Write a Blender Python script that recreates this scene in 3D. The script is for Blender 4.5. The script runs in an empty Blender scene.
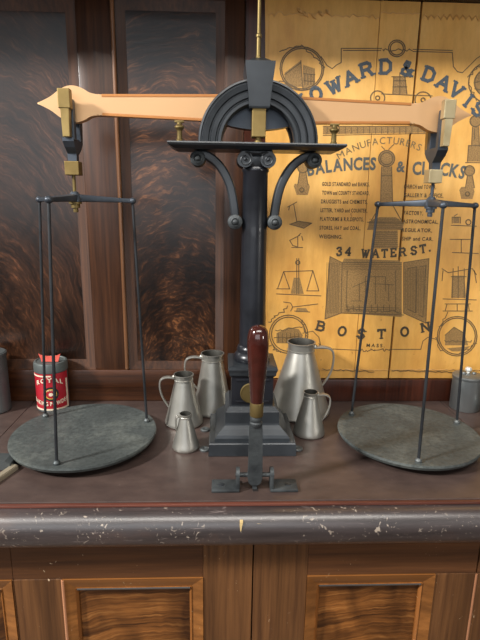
import bpy, bmesh, math, random
from mathutils import Vector, Matrix
random.seed(4)
PI = math.pi
sc = bpy.context.scene
COL = sc.collection

# ------------------------------------------------------------ camera
F = 490.0; PIT = math.radians(13.5); YAW = math.radians(2.2); ROL = math.radians(.8)
CAM = Vector((0, -1.195, .5))
FW = Vector((math.sin(YAW)*math.cos(PIT), math.cos(YAW)*math.cos(PIT), -math.sin(PIT)))
R0 = Vector((math.cos(YAW), -math.sin(YAW), 0)); U0 = R0.cross(FW)
RT = math.cos(ROL)*R0 + math.sin(ROL)*U0; UP = RT.cross(FW)
cd = bpy.data.cameras.new('camera'); cam = bpy.data.objects.new('camera', cd); COL.objects.link(cam)
cd.sensor_fit = 'HORIZONTAL'; cd.sensor_width = 36; cd.lens = F*36/480; cd.clip_start = .02
M3 = Matrix((RT, UP, -FW)).transposed()
cam.matrix_world = Matrix.Translation(CAM) @ M3.to_4x4()
sc.camera = cam
def wp(px, py, Y=0.0):      # survey point of the photo -> (x, z) in the upright plane y = Y
    d = FW + RT*((px-240)/F) - UP*((py-320)/F)
    p = CAM + d*((Y-CAM.y)/d.y)
    return (p.x, p.z)

# ------------------------------------------------------------ materials
def lin(c): return tuple(((v/255)/12.92 if v/255 <= .04045 else ((v/255+.055)/1.055)**2.4) for v in c)+(1,)
class Mat:
    def __init__(s, name):
        s.m = bpy.data.materials.new(name); s.m.use_nodes = True
        s.nt = s.m.node_tree; s.b = s.nt.nodes['Principled BSDF']
        s.tc = s.nt.nodes.new('ShaderNodeTexCoord')
    def n(s, t, **k):
        a = s.nt.nodes.new(t)
        for q, v in k.items():
            if q.startswith('_'): a.inputs[q[1:].replace('_', ' ')].default_value = v
            else: setattr(a, q, v)
        return a
    def l(s, a, b): s.nt.links.new(a, b)
    def mapping(s, scale=(1,1,1), loc=(0,0,0), rot=(0,0,0)):
        a = s.n('ShaderNodeMapping'); a.inputs['Scale'].default_value = scale; a.inputs['Location'].default_value = loc
        a.inputs['Rotation'].default_value = rot; s.l(s.tc.outputs['Object'], a.inputs[0]); return a.outputs[0]
    def noise(s, vec, scale=5, detail=6, rough=.55, dist=0):
        a = s.n('ShaderNodeTexNoise', _Scale=scale, _Detail=detail, _Roughness=rough, _Distortion=dist)
        s.l(vec, a.inputs['Vector']); return a.outputs['Fac']
    def ramp(s, fac, stops):
        a = s.n('ShaderNodeValToRGB'); e = a.color_ramp.elements
        while len(e) < len(stops): e.new(.5)
        for i, (p, c) in enumerate(stops):
            e[i].position = p; e[i].color = c if len(c) == 4 else tuple(c)+(1,)
        s.l(fac, a.inputs[0]); return a.outputs[0]
    def mix(s, fac, a, b, mode='MIX'):
        m = s.n('ShaderNodeMix', data_type='RGBA', blend_type=mode)
        for v, i in ((fac, 0), (a, 6), (b, 7)):
            if hasattr(v, 'links'): s.l(v, m.inputs[i])
            else: m.inputs[i].default_value = v
        return m.outputs[2]
    def bump(s, h, st=.3, dist=.002):
        a = s.n('ShaderNodeBump', _Strength=st, _Distance=dist); s.l(h, a.inputs['Height'])
        s.l(a.outputs[0], s.b.inputs['Normal'])
    def base(s, c):
        if hasattr(c, 'links'): s.l(c, s.b.inputs['Base Color'])
        else: s.b.inputs['Base Color'].default_value = c
    def set(s, **k):
        for q, v in k.items():
            i = s.b.inputs[q.replace('_', ' ')]
            if hasattr(v, 'links'): s.l(v, i)
            else: i.default_value = v
        return s

def metal_mat(name, c1, c2, metallic, r1, r2, nscale=40, bump=.15, dist=.0006, coat=0):
    m = Mat(name); v = m.mapping()
    n = m.noise(v, nscale, 6, .6)
    n2 = m.noise(v, nscale*.25, 4, .5)
    m.base(m.ramp(n2, [(.3, lin(c1)), (.7, lin(c2))]))
    mr = m.n('ShaderNodeMapRange', _To_Min=r1, _To_Max=r2); m.l(n, mr.inputs[0])
    m.set(Metallic=metallic, Roughness=mr.outputs[0], Coat_Weight=coat)
    m.bump(n, bump, dist)
    return m.m
IRON = metal_mat('painted_iron', (36,40,44), (56,61,66), .25, .32, .5, 60, .3, coat=.15)
IRON2 = metal_mat('rough_iron', (44,48,51), (74,79,81), .35, .4, .65, 130, .8, .001)
COLM = metal_mat('column_iron', (20,22,27), (34,37,44), .15, .25, .4, 60, .2, coat=.3)
ROD = metal_mat('rod_iron', (34,36,39), (52,55,59), .4, .35, .5, 70, .25)
STEEL = metal_mat('dark_steel', (52,58,66), (80,88,98), .5, .32, .5, 70, .25)
PEWTER = metal_mat('pewter', (150,149,142), (196,194,186), .8, .34, .46, 26, .15)
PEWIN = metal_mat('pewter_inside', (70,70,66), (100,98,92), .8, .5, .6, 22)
BRASS = metal_mat('aged_brass', (120,100,58), (162,140,90), .75, .35, .55, 60, .25)
BRASSD = metal_mat('dull_brass', (96,82,48), (134,116,74), .75, .4, .55, 60, .2)
BEAM = metal_mat('copper_beam', (196,154,110), (212,171,126), .35, .36, .48, 9, .05)
BEAME = metal_mat('copper_beam_edge', (168,108,56), (190,130,72), .35, .36, .5, 9, .05)
TIN = metal_mat('tin', (118,124,126), (156,160,160), .85, .36, .55, 18, .12)
TIND = metal_mat('dark_tin', (70,76,78), (108,112,112), .6, .45, .6, 14, .15)
WHITE = metal_mat('bright_knob', (215,215,210), (235,235,230), .5, .25, .35, 20)
def pan_mat():
    m = Mat('pan_metal'); v = m.mapping()
    a = m.noise(v, 9, 8, .68); b = m.noise(v, 120, 5, .7)
    c = m.ramp(a, [(.3, lin((58,64,64))), (.52, lin((76,82,81))), (.72, lin((108,113,108)))])
    sp = m.ramp(b, [(.35, lin((120,120,120))), (.6, lin((255,255,255)))])
    m.base(m.mix(.5, c, sp, 'MULTIPLY')); m.set(Metallic=.05, Roughness=.52); m.bump(b, .5, .0008); return m.m
PAN = pan_mat()
def plain(name, c, rough=.5, metallic=0, coat=0, var=.12, scale=30):
    m = Mat(name); n = m.noise(m.mapping(), scale, 5)
    cc = lin(c); dk = tuple(x*(1-var*2) for x in cc[:3])+(1,)
    m.base(m.ramp(n, [(.3, dk), (.65, cc)])); m.set(Roughness=rough, Metallic=metallic, Coat_Weight=coat); return m.m

def grain(name, c1, c2, axis='z', rough=.3, coat=.2, fine=120, scr=None, bump=.15):
    m = Mat(name); st = {'z': (1, 1, .035), 'x': (.035, 1, 1)}[axis]
    v = m.mapping(st); n = m.noise(v, fine, 5, .65, .3); n2 = m.noise(v, fine*.18, 4, .5, .6)
    c = m.ramp(n, [(.3, lin(c1)), (.7, lin(c2))])
    c = m.mix(.6, c, m.ramp(n2, [(.3, lin((110,105,100))), (.65, lin((255,255,255)))]), 'MULTIPLY')
    if scr:
        s = m.noise(m.mapping((1.2, 1, 1), rot=(0, .6, 0)), 55, 3, .5, 2.2)
        s2 = m.noise(m.mapping(), 16, 3)
        f = m.ramp(s, [(.70, (0,0,0)), (.74, (1,1,1))]); f2 = m.ramp(s2, [(.5, (0,0,0)), (.62, (1,1,1))])
        c = m.mix(m.mix(1.0, f, f2, 'MULTIPLY'), c, lin(scr))
    m.base(c); m.set(Roughness=rough, Coat_Weight=coat, Coat_Roughness=.12); m.bump(n, bump, .0008); return m.m

def burl(name, cx, cz, c1, c2, c3, sz=.55, rough=.3, coat=.2, fr=52, org=None):
    """crotch mahogany: fine fibres running in nested arcs about a low centre"""
    m = Mat(name); N = m.n
    sp = N('ShaderNodeSeparateXYZ'); m.l(m.tc.outputs['Object'], sp.inputs[0])
    def M(op, a, b=None):
        q = N('ShaderNodeMath', operation=op)
        for k, v in enumerate((a, b)):
            if v is None: continue
            if hasattr(v, 'links'): m.l(v, q.inputs[k])
            else: q.inputs[k].default_value = v
        return q.outputs[0]
    wob = m.noise(m.mapping((1, 1, 1)), 5, 4, .6, .5)
    wob2 = m.noise(m.mapping((1, 1, 1), (3, 5, 1)), 16, 4, .6, .5)
    dx = M('ADD', M('SUBTRACT', sp.outputs[0], cx), M('MULTIPLY', M('SUBTRACT', wob2, .5), .03)); dz = M('MULTIPLY', M('SUBTRACT', sp.outputs[2], cz), sz)
    r = M('POWER', M('ADD', M('MULTIPLY', dx, dx), M('MULTIPLY', dz, dz)), .5)
    r = M('ADD', r, M('MULTIPLY', M('SUBTRACT', wob, .5), .055))
    an = M('ARCTAN2', dx, dz)
    cb_ = N('ShaderNodeCombineXYZ'); m.l(M('MULTIPLY', r, fr), cb_.inputs[0]); m.l(M('MULTIPLY', an, 2.2), cb_.inputs[1])
    f1 = m.noise(cb_.outputs[0], 3.0, 6, .7, .35); f2 = m.noise(cb_.outputs[0], .75, 4, .55, .6)
    big = m.noise(m.mapping((1.3, 1, .7), (2, 1, 4)), 6, 3, .5, .9)
    c = m.ramp(f1, [(.32, lin(c1)), (.52, lin(c2)), (.72, lin(c3))])
    c = m.mix(.75, c, m.ramp(f2, [(.36, lin((120,110,105))), (.6, lin((255,255,255)))]), 'MULTIPLY')
    c = m.mix(.85, c, m.ramp(big, [(.36, lin((95,86,84))), (.62, lin((255,255,255)))]), 'MULTIPLY')
    m.base(c); m.set(Roughness=rough, Coat_Weight=coat, Coat_Roughness=.14)
    m.bump(f1, .12, .0015); return m.m
WBURL1 = burl('burl_left', -.60, .04, (34,20,13), (62,38,24), (112,70,45), rough=.28, coat=.2, fr=72)
WBURL2 = burl('burl_right', -.105, .02, (34,20,12), (68,41,25), (150,97,58), rough=.28, coat=.2, fr=72)
WSTILE = grain('stile_wood', (46,26,16), (88,54,33), 'z', .36, .1)
WRAIL = grain('rail_wood', (50,27,15), (92,54,31), 'x', .3, .15)
WMOLD = grain('moulding_wood', (50,29,17), (92,56,32), 'z', .5, 0)
WBEAD = grain('lit_bead_wood', (112,76,50), (152,106,72), 'z', .3, .15)  # paler than the moulding: its golden edge highlight is put into the colour
WRED = grain('red_stile', (44,20,13), (82,40,25), 'z', .3, .15)
WDARK = grain('soffit_wood', (30,14,9), (50,26,17), 'x', .5, .1)
CFRAME = grain('cabinet_stile', (84,54,32), (130,88,52), 'z', .42, .15, 100, (205,180,150))
CRAIL = grain('cabinet_rail', (74,46,28), (112,72,42), 'x', .42, .15, 100, (200,180,150))
CMOLD = grain('cabinet_moulding', (128,78,34), (168,106,50), 'z', .42, .15, 100, (210,180,140))
CMOLDX = grain('cabinet_moulding_x', (122,76,34), (160,104,52), 'x', .42, .15, 100, (210,180,140))
CGREY = grain('shade_bead', (74,70,68), (104,100,98), 'x', .5, .1, 100)  # grey stands for the shadow along the panel top, painted as a colour
CSALM = grain('edge_highlight', (180,120,84), (220,160,120), 'z', .5, .1, 100)  # salmon colour paints the highlight on the stile edges
CB1 = burl('door_burl_left', -.13, -.335, (84,50,24), (146,92,44), (196,138,78), 1.0, .42, .1, 46)
CB2 = burl('door_burl_right', .305, -.325, (84,50,24), (150,94,44), (200,140,78), 1.0, .42, .1, 46)
def top_mat():
    m = Mat('counter_top'); a = m.noise(m.mapping((.5, 1, 1)), 40, 6, .6); b = m.noise(m.mapping(), 7, 5, .6)
    c = m.ramp(a, [(.3, lin((70,57,53))), (.7, lin((86,71,65)))])
    c = m.mix(.7, c, m.ramp(b, [(.3, lin((185,180,185))), (.7, lin((255,255,255)))]), 'MULTIPLY')
    s = m.noise(m.mapping((1, 2, 1), rot=(0, 0, .5)), 60, 3, .5, 2.5); f = m.ramp(s, [(.755, (0,0,0)), (.775, (1,1,1))])
    m.base(m.mix(f, c, lin((130,112,104)))); m.set(Roughness=.42, Coat_Weight=.1, Coat_Roughness=.3); m.bump(a, .1, .0005); return m.m
CTOP = top_mat()
def nose_mat():
    m = Mat('worn_edge_moulding'); a = m.noise(m.mapping((.08, 1, 1)), 70, 6, .6); b = m.noise(m.mapping((.5,1,1)), 12, 5, .6)
    c = m.ramp(a, [(.3, lin((42,37,38))), (.7, lin((70,62,62)))])
    c = m.mix(m.ramp(b, [(.55, (0,0,0)), (.75, (.6,.6,.6))]), c, lin((84,62,52)))
    s = m.noise(m.mapping((1, 1, 1), rot=(0, .7, 0)), 60, 3, .5, 3.0); s2 = m.noise(m.mapping(), 11, 3)
    f = m.mix(1., m.ramp(s, [(.63, (0,0,0)), (.68, (.8,.8,.8))]), m.ramp(s2, [(.44, (0,0,0)), (.56, (.9,.9,.9))]), 'MULTIPLY')
    s3 = m.noise(m.mapping((3, 1, 34), rot=(0, .9, 0)), 9, 3, .6, 1.2); f3 = m.mix(1., m.ramp(s3, [(.66, (0,0,0)), (.70, (.7,.7,.7))]), m.ramp(b, [(.42, (0,0,0)), (.55, (1,1,1))]), 'MULTIPLY')
    c = m.mix(f3, c, lin((132,120,116)))
    m.base(m.mix(f, c, lin((186,172,156)))); m.set(Roughness=.36, Coat_Weight=1, Coat_Roughness=.36, Specular_IOR_Level=.8); m.bump(a, .1, .0005); return m.m
NOSE = nose_mat()
REDLIP = grain('red_lip', (70,34,26), (120,66,50), 'x', .5, .1)
def paper_mat(name, c1, c2, c3):
    m = Mat(name); a = m.noise(m.mapping((1, 1, .6)), 4.5, 6, .6, .3); b = m.noise(m.mapping((2, 1, .5)), 26, 6, .65)
    c = m.ramp(a, [(.3, lin(c1)), (.5, lin(c2)), (.7, lin(c3))])
    c = m.mix(.5, c, m.ramp(b, [(.3, lin((215,205,190))), (.6, lin((255,255,255)))]), 'MULTIPLY')
    s = m.noise(m.mapping((1, 1, 1)), 75, 2, .4); f = m.ramp(s, [(.76, (0,0,0)), (.79, (.7,.7,.7))])
    m.base(m.mix(f, c, lin((150,96,48)))); m.set(Roughness=.45, Coat_Weight=.25, Coat_Roughness=.3); m.bump(b, .2, .001); return m.m
PAPER = paper_mat('aged_varnished_paper', (205,146,66), (222,168,84), (236,190,112))
BOARD = paper_mat('yellow_board', (198,142,66), (216,164,84), (226,178,98))
TORN = plain('torn_paper_edge', (226,178,112), .6)
GAPM = plain('dark_gap', (40,20,14), .8)
INKB = plain('blue_black_ink', (78,88,96), .5, var=.2, scale=300)
INK = plain('dark_ink', (74,64,48), .5, var=.15, scale=300)
INKG = plain('grey_ink', (118,104,74), .5, var=.15, scale=200)
INKL = plain('pale_engraving', (166,130,78), .5, var=.3, scale=420)
INKM = plain('engraving_line', (104,84,56), .5, var=.12, scale=160)
HANDLE = plain('dark_red_varnished_wood', (62,25,20), .16, 0, .9, .2, 60)
LABEL = plain('red_label', (168,30,44), .4, 0, .2, .1)
CREAM = plain('cream_print', (228,214,190), .5)
YEL = plain('yellow_print', (214,172,70), .5)
BLK = plain('black_print', (36,32,32), .5)
CORAL = plain('coral_red', (232,104,90), .4, 0, .2)
LID = metal_mat('can_lid', (84,92,92), (112,118,116), .5, .4, .55, 30)
CHIP = plain('bare_wood_chip', (222,194,136), .6, scale=200)
FLOORM = grain('floor_boards', (70,50,36), (100,74,52), 'x', .5, .1, 30)
PLAST = plain('room_plaster', (150,140,128), .8)

# ------------------------------------------------------------ mesh helpers
ORG = {}
def tag(o, label=None, cat=None, group=None, kind=None):
    if label: o['label'] = label
    if cat: o['category'] = cat
    if group: o['group'] = group
    if kind: o['kind'] = kind
    return o
def thing(name, label, cat, loc, group=None):
    o = bpy.data.objects.new(name, None); o.empty_display_size = .03; COL.objects.link(o)
    o.location = loc; ORG[o] = Vector(loc); return tag(o, label, cat, group)
def obj(name, bm, mat, parent=None, smooth=True, origin=None, angle=35):
    org = ORG[parent] if parent is not None else Vector(origin or (0,0,0))
    bmesh.ops.recalc_face_normals(bm, faces=bm.faces)
    bmesh.ops.translate(bm, verts=bm.verts, vec=-org)
    me = bpy.data.meshes.new(name)
    ms = mat if isinstance(mat, (list, tuple)) else [mat]
    for m_ in ms: me.materials.append(m_)
    if smooth:
        for f in bm.faces: f.smooth = True
        for e in bm.edges:
            if len(e.link_faces) != 2 or e.calc_face_angle(0) > math.radians(angle): e.smooth = False
    bm.to_mesh(me); bm.free()
    o = bpy.data.objects.new(name, me); COL.objects.link(o)
    if parent is not None: o.parent = parent
    else: o.location = org
    ORG[o] = org
    return o
def B(): return bmesh.new()
def box(bm, x0, x1, y0, y1, z0, z1, bev=0, mi=0, seg=2):
    r = bmesh.ops.create_cube(bm, size=1, matrix=Matrix.Translation(((x0+x1)/2,(y0+y1)/2,(z0+z1)/2)) @ Matrix.Diagonal((x1-x0, y1-y0, z1-z0, 1)))
    fs = set(f for v in r['verts'] for f in v.link_faces)
    if bev:
        es = set(e for v in r['verts'] for e in v.link_edges)
        q = bmesh.ops.bevel(bm, geom=list(es), offset=bev, segments=seg, affect='EDGES', profile=.5)
        fs = set(q['faces']) | set(f for f in fs if f.is_valid)
    for f in fs:
        if f.is_valid: f.material_index = mi
    return bm
def frust(bm, cx, cy, layers):
    """stack of rectangular rings (z, half x, half y)"""
    rings = []
    for z, hx, hy in layers:
        rings.append([bm.verts.new((cx+a*hx, cy+b*hy, z)) for a, b in ((-1,-1),(1,-1),(1,1),(-1,1))])
    for r1, r2 in zip(rings, rings[1:]):
        for i in range(4): bm.faces.new((r1[i], r1[(i+1)%4], r2[(i+1)%4], r2[i]))
    bm.faces.new(rings[0][::-1]); bm.faces.new(rings[-1]); return bm
def lathe(bm, prof, c=(0,0,0), axis='z', n=40, cap=(True, True), mi=0, tilt=None):
    rings = []
    for r, h in prof:
        ring = []
        for i in range(n):
            a = 2*PI*i/n; u, w = r*math.cos(a), r*math.sin(a)
            p = {'z': Vector((u, w, h)), 'y': Vector((u, h, w)), 'x': Vector((h, u, w))}[axis]
            if tilt: p = tilt @ p
            ring.append(bm.verts.new(p+Vector(c)))
        rings.append(ring)
    for a, b in zip(rings, rings[1:]):
        for i in range(n):
            f = bm.faces.new((a[i], a[(i+1)%n], b[(i+1)%n], b[i])); f.material_index = mi
    if cap[0]: bm.faces.new(rings[0][::-1]).material_index = mi
    if cap[1]: bm.faces.new(rings[-1]).material_index = mi
    return bm
def tube(bm, pts, r, n=12, flat=None):
    """swept round (or flat=(half width, half thickness)) section"""
    P = [Vector(p) for p in pts]; R = r if isinstance(r, (list, tuple)) else [r]*len(P)
    rings = []; ref = None
    for i, p in enumerate(P):
        t = (P[min(i+1, len(P)-1)]-P[max(i-1, 0)]).normalized()
        if ref is None:
            ref = Vector((0,1,0)) if abs(t.y) < .9 else Vector((1,0,0))
        u = (ref - t*ref.dot(t)).normalized(); w = t.cross(u); ref = u
        ring = []
        for k in range(n):
            a = 2*PI*k/n
            if flat: ring.append(bm.verts.new(p+u*flat[0]*R[i]*math.copysign(abs(math.cos(a))**.5, math.cos(a))+w*flat[1]*R[i]*math.copysign(abs(math.sin(a))**.5, math.sin(a))))
            else: ring.append(bm.verts.new(p+u*R[i]*math.cos(a)+w*R[i]*math.sin(a)))
        rings.append(ring)
    for a, b in zip(rings, rings[1:]):
        for i in range(n): bm.faces.new((a[i], a[(i+1)%n], b[(i+1)%n], b[i]))
    bm.faces.new(rings[0][::-1]); bm.faces.new(rings[-1]); return bm
def smoothpts(pts, k=8):
    P = [Vector(p) for p in pts]; out = []
    for i in range(len(P)-1):
        p0 = P[max(i-1,0)]; p1 = P[i]; p2 = P[i+1]; p3 = P[min(i+2, len(P)-1)]
        for j in range(k):
            t = j/k
            out.append(.5*((2*p1)+(p2-p0)*t+(2*p0-5*p1+4*p2-p3)*t*t+(3*p1-p0-3*p2+p3)*t**3))
    out.append(P[-1]); return out
def prism(bm, outline, y0, y1, mi=0, bev=0):
    """outline in (x, z), extruded from y0 to y1"""
    a = [bm.verts.new((x, y0, z)) for x, z in outline]; b = [bm.verts.new((x, y1, z)) for x, z in outline]
    n = len(a); fs = [bm.faces.new(a), bm.faces.new(b[::-1])]
    for i in range(n): fs.append(bm.faces.new((a[i], b[i], b[(i+1)%n], a[(i+1)%n])))
    for f in fs: f.material_index = mi
    if bev:
        es = list(fs[0].edges)+list(fs[1].edges)
        bmesh.ops.bevel(bm, geom=es, offset=bev, segments=2, affect='EDGES')
    return bm
def ball(bm, c, r, s=(1,1,1)):
    bmesh.ops.create_uvsphere(bm, u_segments=20, v_segments=12, radius=r, matrix=Matrix.Translation(c) @ Matrix.Diagonal((*s, 1))); return bm
def struct(name, bm, mat, smooth=True):
    o = obj(name, bm, mat, None, smooth); o['kind'] = 'structure'; return o

# ------------------------------------------------------------ the setting
def frame_box(bm, x0, x1, z0, z1, w, y0, y1, slope=0, mi=0):
    """a rectangular moulding ring; inner edge set back by slope"""
    o = [(x0,z0),(x1,z0),(x1,z1),(x0,z1)]; i = [(x0+w,z0+w),(x1-w,z0+w),(x1-w,z1-w),(x0+w,z1-w)]
    of = [bm.verts.new((x,y0,z)) for x,z in o]; inf = [bm.verts.new((x,y0+slope,z)) for x,z in i]
    ob = [bm.verts.new((x,y1,z)) for x,z in o]; ib = [bm.verts.new((x,y1,z)) for x,z in i]
    for k in range(4):
        j = (k+1)%4
        for q in ((of[k],of[j],inf[j],inf[k]), (of[k],ob[k],ob[j],of[j]), (inf[k],inf[j],ib[j],ib[k]), (ob[k],ib[k],ib[j],ob[j])):
            bm.faces.new(q).material_index = mi
    return bm
b = B(); box(b, -1.4, 1.5, .012, .06, -.9, 2.2); struct('wall_back', b, PLAST)
# left door leaf: burl panel inside a bevelled moulding; stiles; right door leaf the same
b = B(); box(b, -.78, -.339, .004, .011, .10, .905); struct('door_1', b, WBURL1)
b = B(); frame_box(b, -.80, -.318, .084, .918, .024, -.006, .0115, .009); struct('trim_1', b, WMOLD)
b = B(); box(b, -.318, -.243, -.006, .0115, .084, .930, .0012); struct('trim_2', b, WSTILE)
b = B(); tube(b, [(-.2385, -.008, .086), (-.2385, -.008, .930)], .0048, 12); struct('trim_3', b, WBEAD)
b = B(); box(b, -.216, -.013, .004, .011, .10, .905); struct('door_2', b, WBURL2)
b = B(); frame_box(b, -.233, .004, .084, .922, .020, -.006, .0115, .009); struct('trim_4', b, WMOLD)
b = B(); box(b, .004, .048, -.006, .0115, .084, .930, .0012); struct('trim_5', b, WSTILE)
b = B(); prism(b, [(.0495,.062),(.1135,.062),(.0895,.930),(.0495,.930)], -.010, .0115); struct('trim_6', b, WRED)
b = B(); box(b, -.80, .004, -.004, .0115, .922, .930); struct('trim_7', b, WRAIL)
b = B(); box(b, -1.3, .1, -.012, .0115, .0005, .084, .002); struct('baseboard_left', b, WRAIL)
b = B(); box(b, .1, 1.3, -.016, .0115, .0005, .060, .002); struct('baseboard_right', b, WRED)
b = B(); box(b, -1.3, 1.3, -.20, .0115, .931, 1.1, .003); struct('trim_8', b, WDARK)
b = B(); box(b, -4, 4, -5, .5, -.96, -.9); struct('floor', b, FLOORM)

# ------------------------------------------------------------ poster on boards
PY = -.0115
po = thing('printed_poster', 'large yellowed varnished advertising poster on cracked boards behind the balance', 'poster', (.42, -.002, .062))
for x0, x1 in ((.090, .3415), (.3425, .4300), (.4345, .95)):
    b = B(); pts = [(x0 + (.024 if x0 < .1 else 0), .0625), (x1, .0625), (x1, .930), (x0, .930)]
    prism(b, pts, -.010, .0108); obj('backing_board', b, BOARD, po, False)
b = B(); box(b, .4302, .4343, -.003, .010, .063, .930); obj('crack_shadow_strip', b, GAPM, po, False)
def jag(x0, x1, z, amp, step, ph=0):
    out = []; x = x0; k = 0
    while x < x1:
        out.append((x, z + amp*(.5*math.sin(k*2.1+ph)+random.uniform(-.6, .6)))); x += step*random.uniform(.7, 1.3); k += 1
    out.append((x1, z)); return out
def zig(x0, x1, z, amp, step):
    out = []; x = x0; k = 0
    while x < x1: out.append((x, z+(amp if k % 2 else -amp)+random.uniform(-.001,.001))); x += step; k += 1
    out.append((x1, z)); return out
for (x0, x1, top) in ((.098, .3412, jag(.100, .3412, .898, .006, .007)), (.3428, .4297, jag(.3428, .4297, .906, .002, .006)), (.4348, .94, zig(.4348, .94, .901, .005, .007))):
    bot = jag(x0 + (.018 if x0 < .1 else 0), x1, .086 if x0 < .44 else .082, .0018, .006, 1)
    b = B(); prism(b, bot + top[::-1], PY, -.0101); obj('paper_sheet', b, PAPER, po, False)
    b = B(); tube(b, [(x, PY-.0006, z) for x, z in top], .0011, 6); obj('torn_edge', b, TORN, po, False)
    b = B(); tube(b, [(x, PY-.0002, z) for x, z in bot], .0006, 6); obj('torn_edge', b, TORN, po, False)
# nail heads / curled bits of paper along the top edge
b = B()
for px, py in ((297,10),(303,14),(311,16),(318,13),(325,12)):
    x, z = wp(px, py); tube(b, [(x, PY-.001, z), (x+.004, PY-.004, z-.006), (x+.010, PY-.002, z-.010)], [.002,.003,.001], 6)
obj('curled_scrap', b, TORN, po)
# --- stroke letters (slab serifs) and font letters
G = {  # strokes in a unit box; last item: serif feet (x, y)
 'H': ([[(0,0),(0,1)],[(.8,0),(.8,1)],[(0,.5),(.8,.5)]], [(0,0),(0,1),(.8,0),(.8,1)]),
 'O': ([[(.4+.4*math.sin(a*PI/8), .5+.5*math.cos(a*PI/8)) for a in range(17)]], []),
 'W': ([[(0,1),(.28,0),(.5,.8),(.72,0),(1,1)]], [(0,1),(1,1),(.5,.9)]),
 'A': ([[(0,0),(.45,1),(.9,0)],[(.2,.36),(.7,.36)]], [(0,0),(.9,0)]),
 'R': ([[(0,0),(0,1),(.5,1),(.7,.85),(.7,.65),(.5,.5),(0,.5)],[(.45,.5),(.75,0)]], [(0,0),(0,1),(.8,0)]),
 'D': ([[(0,0),(0,1),(.45,1),(.75,.75),(.75,.25),(.45,0),(0,0)]], [(0,0),(0,1)]),
 '&': ([[(.85,.0),(.2,.75),(.3,1),(.55,.95),(.5,.7),(.1,.35),(.1,.1),(.4,0),(.75,.2),(.85,.45)]], [(.85,0),(.85,.45)]),
 'V': ([[(0,1),(.42,0),(.84,1)]], [(0,1),(.84,1)]),
 'I': ([[(.2,0),(.2,1)]], [(.2,0),(.2,1)]),
 'S': ([[(.7,.8),(.55,1),(.2,1),(.02,.8),(.1,.6),(.6,.42),(.72,.22),(.55,0),(.15,0),(0,.2)]], [(.72,.82),(0,.18)]),
 'B': ([[(0,0),(0,1),(.5,1),(.66,.85),(.66,.65),(.5,.53),(0,.53)],[(.5,.53),(.74,.38),(.74,.15),(.5,0),(0,0)]], [(0,0),(0,1)]),
 'T': ([[(.4,0),(.4,1)],[(0,.85),(0,1),(.8,1),(.8,.85)]], [(.4,0)]),
 'N': ([[(0,0),(0,1),(.75,0),(.75,1)]], [(0,0),(0,1),(.75,1)]),
 'E': ([[(.65,.8),(.65,1),(0,1),(0,0),(.65,0),(.65,.2)],[(0,.5),(.45,.5)]], [(0,0),(0,1)]),
 '3': ([[(0,.85),(.2,1),(.55,1),(.62,.75),(.3,.55),(.65,.4),(.65,.12),(.4,0),(.1,.0),(0,.2)]], []),
 '4': ([[(.55,0),(.55,1),(0,.3),(.75,.3)]], [(.55,0)]),
 '.': ([[(.1,0),(.1,.1)]], []),
}
def stroke(bm, pts, w, y0, y1):
    """a flat ribbon following (x, z) points"""
    for k_, (p, q) in enumerate(zip(pts, pts[1:])):
        y0 -= .000008 if k_ % 2 else -.000008
        d = Vector((q[0]-p[0], q[1]-p[1]))
        if d.length < 1e-6: continue
        d.normalize(); n = Vector((-d.y, d.x))*w/2; e = d*w*.35
        o = [(p[0]-e.x+n.x, p[1]-e.y+n.y), (q[0]+e.x+n.x, q[1]+e.y+n.y), (q[0]+e.x-n.x, q[1]+e.y-n.y), (p[0]-e.x-n.x, p[1]-e.y-n.y)]
        prism(bm, o, y0, y1)
_li = [0]
def glyph(bm, ch, cx, cz, h, ang, wd=1.0, wt=.2, serif=True):
    st, sf = G[ch]; mx = max(x for s in st for x, z in s); k = h; ca, sa = math.cos(ang), math.sin(ang)
    def T(x, z):
        u = (x-mx/2)*k*wd; v = (z-.5)*k
        return (cx+u*ca-v*sa, cz+u*sa+v*ca)
    _li[0] += 1; y0 = PY-.0007-.00002*(_li[0] % 7)
    for s in st: stroke(bm, [T(x, z) for x, z in s], wt*h, y0, PY+.0002); y0 -= .00006
    if serif:
        for x, z in sf: stroke(bm, [T(x-.17, z), T(x+.17, z)], wt*h*.55, y0-.00005, PY+.0002)
MP = .00232   # metres on the wall per pixel of the survey
def stroke_line(name, items, h, mat, wd=1.0, wt=.2, words=None):
    W = [wp(px, py) for _, px, py in items]
    for word in words or [range(len(items))]:
        b = B()
        for i in word:
            a = W[max(i-1,0)]; c = W[min(i+1, len(W)-1)]
            glyph(b, items[i][0], W[i][0], W[i][1], h*MP, math.atan2(c[1]-a[1], c[0]-a[0]), wd, wt)
        obj(name, b, mat, po, False)
stroke_line('headline_lettering', [('H',297,104),('O',315,95),('W',333,87),('A',349,79),('R',365,71),('D',384,68),('&',405,70),('D',427,76),('A',441.5,84),('V',454,91.5),('I',465,101),('S',476,110)], 11.5, INKB, 1.05, .27, [range(6), [6], range(7, 12)])
stroke_line('street_lettering', list(zip('34', (338,347), (251,251)))+list(zip('WATER', (364,374,383,392,401), (253,253,253,252,251.5)))+list(zip('ST.', (412,421,427), (250,248.5,247))), 8, INK, .85, .24, [[0, 1], range(2, 7), [7, 8, 9]])
stroke_line('city_lettering', [('B',320,325),('O',341,330),('S',360,332.6),('T',380,332.8),('O',403,330.5),('N',423.5,326)], 9.5, INK, 1.0, .24, [[k] for k in range(6)])

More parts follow.
